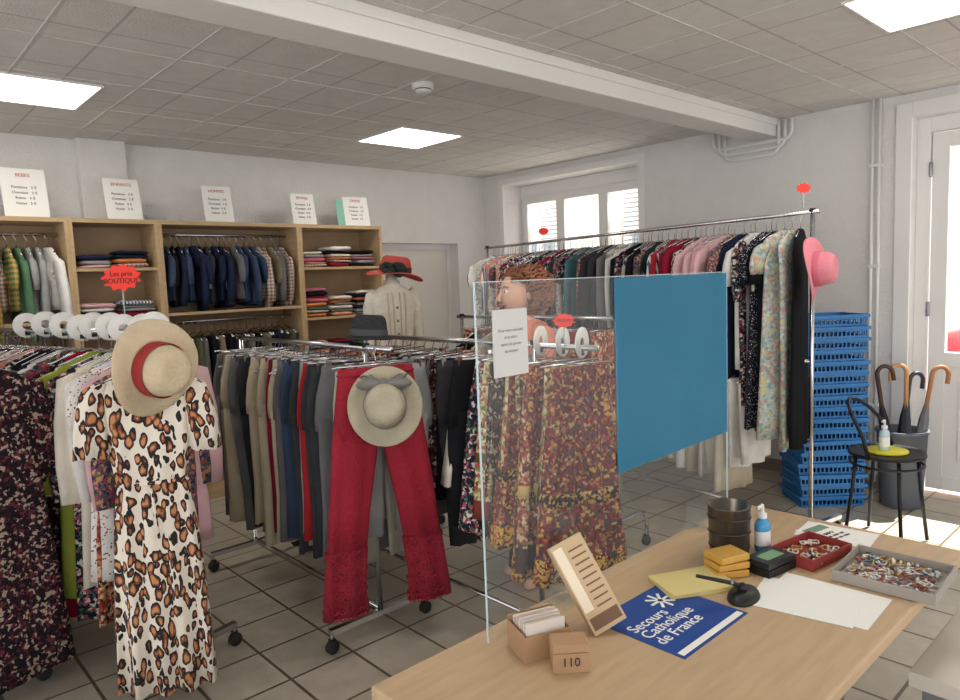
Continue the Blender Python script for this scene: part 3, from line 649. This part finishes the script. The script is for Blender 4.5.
# ---------------------------------------------------------------- chair, bin, umbrellas
e=empty("bistro_chair",(4.42,1.36,0)); b=MB(); MK=mat("black_metal",(34,35,38),.4,.3)
cx,cy=4.42,1.36
b.lathe([(.001,.515),(.185,.515),(.2,.52),(.203,.53),(.2,.54),(.19,.535),(.001,.533)],MK,36,T(cx,cy,0))
b.tube([(cx+.19*math.cos(t),cy+.19*math.sin(t),.47) for t in [2*pi*i/32 for i in range(33)]],.008,MK,8)
for a in(.7,2.3,3.8,5.4): b.tube([(cx+.17*math.cos(a),cy+.17*math.sin(a),.52),(cx+.19*math.cos(a),cy+.19*math.sin(a),.3),(cx+.23*math.cos(a),cy+.23*math.sin(a),.008)],.011,MK,8)
up=[]
for i in range(21):
    t=pi*i/20; a=.45+ (pi*.9)*(i/20) -.3
    up.append((cx+.2*math.cos(a),cy+.2*math.sin(a),.53+.3*math.sin(t)**.6))
b.tube(up,.011,MK,8)
b.build("chair_frame",e)
b=MB(); b.lathe([(.001,0),(.11,0),(.112,.006),(.11,.012),(.001,.012)],mat("yellow_disc",(214,205,60),.6),32,T(cx,cy,.536)); b.build("yellow_mat")
def bottle(name,x,y,z,s,mb,liquid):
    b=MB(); M=T(x,y,z)@Matrix.Scale(s,4)
    b.lathe([(.001,0),(.03,0),(.033,.005),(.033,.085),(.028,.1),(.013,.108),(.013,.115)],liquid,24,M,lambda X_,Y_,Z_,t,r:(X_,Y_*.75,Z_)); b.lathe([(.0335,.02),(.0335,.07)],M_paper,24,M,lambda X_,Y_,Z_,t,r:(X_,Y_*.75,Z_))
    b.lathe([(.015,.112),(.015,.128),(.006,.13),(.006,.15)],M_white,16,M,capt=True); b.tube([(0,0,.15),(.0,0,.156),(-.035,0,.154)],.006,M_white,8,M)
    b.build(name)
bottle("sanitizer_bottle",cx-.01,cy+.01,.549,1.1,None,mat("gel_clear",(190,215,225),.15))
MG=mat("bin_grey",(92,98,106),.6); bx,by=5.17,1.50
e=empty("umbrella_stand",(bx,by,0)); b=MB()
b.lathe([(.001,.002),(.12,.002),(.125,.01),(.15,.5),(.158,.5),(.158,.52),(.145,.52),(.12,.03),(.001,.02)],MG,32,T(bx,by,0)); b.build("bin",e)
def umb(name,x,y,along,c,hc,L=.88,a=0):
    b=MB(); d=Vector((RIGHT.x*along,RIGHT.y*along,1)).normalized(); M=T(x,y,.04)@Vector((0,0,1)).rotation_difference(d).to_matrix().to_4x4()@Rz(a)
    b.lathe([(.003,0),(.006,.06),(.022,.12),(.03,.35),(.026,.55),(.012,.66),(.01,.68)],mat(name+str(c),c,.8,0,.3,40),16,M,lambda X_,Y_,Z_,t,r:(X_*(1+.25*math.sin(6*t)),Y_*(1+.25*math.sin(6*t)),Z_))
    b.tube([(0,0,.6),(0,0,L-.06)]+[(.05-.05*math.cos(q),0,L-.06+.055*math.sin(q)) for q in [pi*k/10 for k in range(1,11)]]+[(.1,0,L-.11)],.014,mat("handle%s"%str(hc),hc,.4),10,M)
    b.build(name,e)
umb("umbrella_1",bx-.04,by+.02,-.16,(30,32,44),(70,50,40),.92,-.8); umb("umbrella_2",bx+.0,by-.02,.0,(60,60,66),(196,150,100),.92,2.3); umb("umbrella_3",bx+.03,by+.04,.10,(50,54,74),(60,60,66),.86,-.6); umb("umbrella_4",bx-.0,by-.05,.16,(120,120,126),(176,120,80),.92,-.9)
# ---------------------------------------------------------------- desk
DT=.75
e=empty("counter_desk",(1.61,.88,0)); b=MB()
M_desk=mat("desk_laminate",(192,164,130),.45,0,.05,20,.1,stretch=(1,8,1))
b.box((.78,.53,DT-.035),(2.44,1.25,DT),M_desk)
b.build("desk_top",e,bevel=.006)
b=MB(); mdg=mat("desk_grey",(130,130,132),.5)
b.box((.86,1.08,.25),(2.36,1.10,DT-.035),mdg)
for x in(.84,2.34): b.box((x,.85,.04),(x+.05,.93,DT-.035),mdg); b.box((x-.005,.57,.0),(x+.055,1.2,.045),mdg)
b.build("desk_frame",e,bevel=.004)
b=MB(); b.box((1.88,.0,.57),(2.62,.52,.61),mat("cab_top",(206,198,186),.5)); b.box((1.92,.03,.02),(2.6,.50,.57),mat("cab_grey",(120,120,120),.5)); b.box((1.95,.06,0),(2.57,.47,.02),M_black)
for z in(.2,.38): b.box((1.914,.08,z-.004),(1.921,.46,z+.004),M_black)
b.tube([(1.905,.18,.47),(1.905,.34,.47)],.006,M_steel); b.build("low_cabinet",bevel=.006)
# plexi screen
e=empty("plexiglass_screen",(1.7,1.18,DT)); b=MB()
a0=Vector((1.07,1.18,0)); a1=Vector((2.30,1.225,0)); dd=(a1-a0).normalized(); L=(a1-a0).length
Mp=T(a0.x,a0.y,DT)@Rz(math.atan2(dd.y,dd.x))
b.box((0,-.002,.01),(L,.002,.865),M_plexi,Mp)
for q in(((0,-.0025,.865),(L,.0025,.867)),((-.002,-.0025,.01),(0,.0025,.867)),((L,-.0025,.01),(L+.002,.0025,.867))): b.box(q[0],q[1],M_plexe,Mp)
for x in(.3,L-.2):
    b.box((x-.003,-.03,0),(x+.003,-.003,.08),M_plexi,Mp); b.box((x-.003,.003,0),(x+.003,.05,.08),M_plexi,Mp); b.box((x-.04,-.03,0.0005),(x+.04,.05,.005),M_plexi,Mp)
b.build("clear_panel",e)
b=MB(); b.box((L-.685,-.006,.30),(L-.008,-.003,.862),M_poster,Mp); b.build("blue_poster",e)
b=MB(); b.box((.05,-.006,.64),(.17,-.003,.80),mat("paper_dim",(206,206,204),.8),Mp); b.build("taped_notice",e)
text("Pour votre sécurité\net la nôtre\nmerci de porter\nun masque",.011,mat("ink_faint",(165,165,165),.8),Mp@T(.11,-.0065,.725)@Rx(pi/2),e,sp=1.5)
# desk items
z=DT+.0005
e=empty("blue_leaflet",(1.475,.95,z)); b=MB(); M=T(1.485,.945,z)
b.box((-.15,-.13,0),(.15,.13,.0012),mat("leaflet_blue",(30,70,146),.45),M); b.box((-.14,-.122,.0012),(.14,-.105,.0016),M_paper,M)
for k in range(4): b.box((.06-.004,.03,.0012),(.06+.004,.11,.0016),M_paper,M@T(.06,.07,0)@Rz(k*pi/4)@T(-.06,-.07,0))
b.build("sheet",e); text("Secours\nCatholique\nde France",.046,M_paper,M@T(-.13,-.01,.0016),e,sp=.85,align='LEFT')
b=MB()
for k in range(6): b.box((-.1,-.07,k*.0022),(.1,.07,k*.0022+.0018),mat("paper_yellow",(224,206,140),.8),T(1.69,1.005,z)@Rz(-.5+.05*RND.uniform(-1,1)))
b.build("yellow_paper_stack")
# desk pen stand: low dark base, ball socket and a pen leaning back to the left
b=MB(); M=T(1.71,.865,z+.001)@Rz(.2); b.ball((0,0,.0),(.065,.04,.026),M_black,M,24,lambda x,y,z_:(x,y,max(z_,0))); b.ball((-.01,0,.03),(.014,.014,.014),M_black,M,12)
b.tube([(-.01,0,.032),(-.035,.02,.048),(-.12,.085,.085)],[.005,.006,.0045],M_black,8,M); b.tube([(-.035,.02,.048),(-.04,.024,.0505)],.0068,M_steel,8,M); b.build("desk_pen_stand")
b=MB(); ma=mat("amber_plastic",(206,158,72),.4)
for k in range(3): b.box((-.05,-.04,k*.022),(.05,.04,k*.022+.019),ma,T(1.825,.975,z)@Rz(-.6+.12*k))
b.build("yellow_note_blocks",bevel=.003)
b=MB(); b.lathe([(.001,0),(.055,0),(.058,.004),(.063,.155),(.065,.158),(.061,.158),(.053,.01),(.001,.008)],mat("pot_dark",(104,98,90),.3,.8),32,T(1.955,1.035,z))
for a in range(3): b.lathe([(.0585+.0016*a+.001,.03+.045*a),(.061+.0016*a+.001,.033+.045*a),(.0585+.0016*a+.0015,.036+.045*a)],mat("pot_band",(70,64,58),.35,.8),32,T(1.955,1.035,z))
b.build("tin_cup")
bottle("sanitizer_bottle",2.06,.98,z,.9,None,mat("gel_blue",(70,156,205),.15))
b=MB(); M=T(1.93,.895,z)@Rz(-.15); b.box((-.065,-.04,0),(.065,.04,.022),M_black,M); b.box((-.063,-.038,.024),(.063,.038,.042),mat("stamp_lid",(40,44,46),.3),M); b.box((-.04,-.02,.0425),(.04,.02,.0432),mat("stamp_label",(120,160,120),.5),M); b.build("ink_pad",bevel=.004)
def tray(name,M,w,d,h,mm,items,t=.004):
    e=empty(name,M.translation); b=MB()
    b.box((-w/2,-d/2,0),(w/2,d/2,.004),mm,M)
    for q in(((-w/2,-d/2,.004),(w/2,-d/2+t,h)),((-w/2,d/2-t,.004),(w/2,d/2,h)),((-w/2,-d/2+t,.004),(-w/2+t,d/2-t,h)),((w/2-t,-d/2+t,.004),(w/2,d/2-t,h))): b.box(q[0],q[1],mm,M)
    b.build("tray_body",e); b=MB(); items(b,M,w,d); b.build("trinkets",e)
def trink(n,cols,s):
    def f(b,M,w,d):
        for i in range(n):
            x,y=RND.uniform(-w*.4,w*.4),RND.uniform(-d*.4,d*.4); m=pick(cols); r=RND.uniform(s*.5,s); a=RND.uniform(0,6)
            if i%3==0: b.tube([(x+r*math.cos(q),y+r*math.sin(q),.012+.002*math.sin(q*3+a)) for q in [k*pi/6 for k in range(13)]],.0025,m,6,M)
            elif i%3==1: b.tube([(x,y,.01),(x+r*math.cos(a),y+r*math.sin(a),.016),(x+1.6*r*math.cos(a+.4),y+1.6*r*math.sin(a+.4),.012)],.003,m,6,M)
            else: b.ball((x,y,.014),(r*.35,r*.3,.008),m,M,8)
    return f
tm=[mat("gold",(200,164,100),.35,.7),mat("silver",(205,205,205),.35,.7),mat("bead_dark",(80,66,60),.4),mat("bead_red",(150,84,76),.5),mat("bead_blue",(104,120,140),.4),mat("bead_white",(226,220,208),.5)]
tray("red_coin_tray",T(2.10,.85,z+.002)@Rz(-.15),.21,.14,.032,mat("tray_red",(150,56,54),.5),trink(40,[tm[0],tm[5],tm[5],tm[2]],.018))
tray("jewellery_tray",T(2.09,.62,z+.002)@Rz(.05),.24,.25,.03,mat("tray_grey",(160,152,144),.5),trink(120,tm+[tm[1],tm[5],tm[3]],.022))
b=MB()
for i,(x,y,a,w,d) in enumerate(((1.84,.71,.35,.21,.27),(1.80,.74,.5,.2,.25))): b.box((-w/2,-d/2,i*.0008),(w/2,d/2,i*.0008+.0006),M_paper,T(x,y,z)@Rz(a-.3))
b.build("loose_papers")
e=empty("price_leaflet",(2.33,.87,z)); b=MB(); b.box((-.075,-.11,0),(.075,.11,.0008),M_paper,T(2.33,.86,z)@Rz(.1)); M=T(2.32,.88,z+.001)@Rz(-.2); b.box((-.065,-.08,0),(.065,.08,.001),M_paper,M); b.box((-.05,.03,.001),(.05,.065,.0014),mat("print_green",(120,150,130),.6),M); b.build("sheet",e); text("INFO\nnnn nnn nn\nnnn nn nnn",.02,MC["ink_black"],M@T(0,-.02,.0015),e)
mk=mat("cardboard",(176,140,106),.8,0,.1,40,.08)
b=MB(); M=T(1.145,1.085,z)@Rz(-.35)
b.box((-.06,-.045,0),(.06,.045,.003),mk,M)
for q in(((-.06,-.045,.003),(.06,-.042,.06)),((-.06,.042,.003),(.06,.045,.08)),((-.06,-.042,.003),(-.057,.042,.065)),((.057,-.042,.003),(.06,.042,.065))): b.box(q[0],q[1],mk,M)
for k in range(16): b.box((-.05,-.036+k*.0045,.004),(.05,-.033+k*.0045,.08+RND.uniform(-.008,.01)),pick([M_paper,mat("paper_slip",(216,206,196),.8),mat("slip_pink",(216,180,172),.8)]),M)
b.build("slip_box")
e=empty("number_box",(1.13,.985,z)); b=MB(); M=T(1.135,.985,z)@Rz(-.7); b.box((-.04,-.028,0),(.04,.028,.066),mk,M); b.box((-.04,-.029,.045),(.04,.029,.047),mat("cb_dark",(130,98,68),.8),M); b.build("carton",e,bevel=.002); text("110",.028,MC["ink_black"],M@T(0,-.0293,.025)@Rx(pi/2),e)
e=empty("glove_box",(1.30,1.02,z)); b=MB()
Mg_=look((1.315,1.0,z+.014),(-.50,-.75,.42),(-.30,.22,1)); mbx=mat("box_beige",(200,174,140),.7)
b.box((-.046,.005,-.03),(.046,.235,.0),mbx,Mg_); b.box((-.042,.06,.0),(-.016,.225,.0008),mat("box_print",(236,222,198),.7),Mg_)
for k in range(9): b.box((-.006,.06+k*.018,0),(.036,.064+k*.018,.0009),mat("box_ink",(120,90,70),.7),Mg_)
b.box((-.04,.015,.0),(.04,.045,.0008),mat("box_ink",(120,90,70),.7),Mg_); b.build("carton",e,bevel=.002)
# ---------------------------------------------------------------- lights
w=bpy.data.worlds.new("world"); sc.world=w; w.use_nodes=True; nt=w.node_tree; bg=nt.nodes["Background"]
bg.inputs[0].default_value=(.99,.99,1,1); bg.inputs[1].default_value=1.95
sd=bpy.data.lights.new("sun",'SUN'); sd.energy=20; sd.angle=.01; sd.color=(1,.95,.88); so=bpy.data.objects.new("sun",sd); sc.collection.objects.link(so)
so.rotation_euler=Vector((-.62,.18,-1)).to_track_quat('-Z','Y').to_euler()
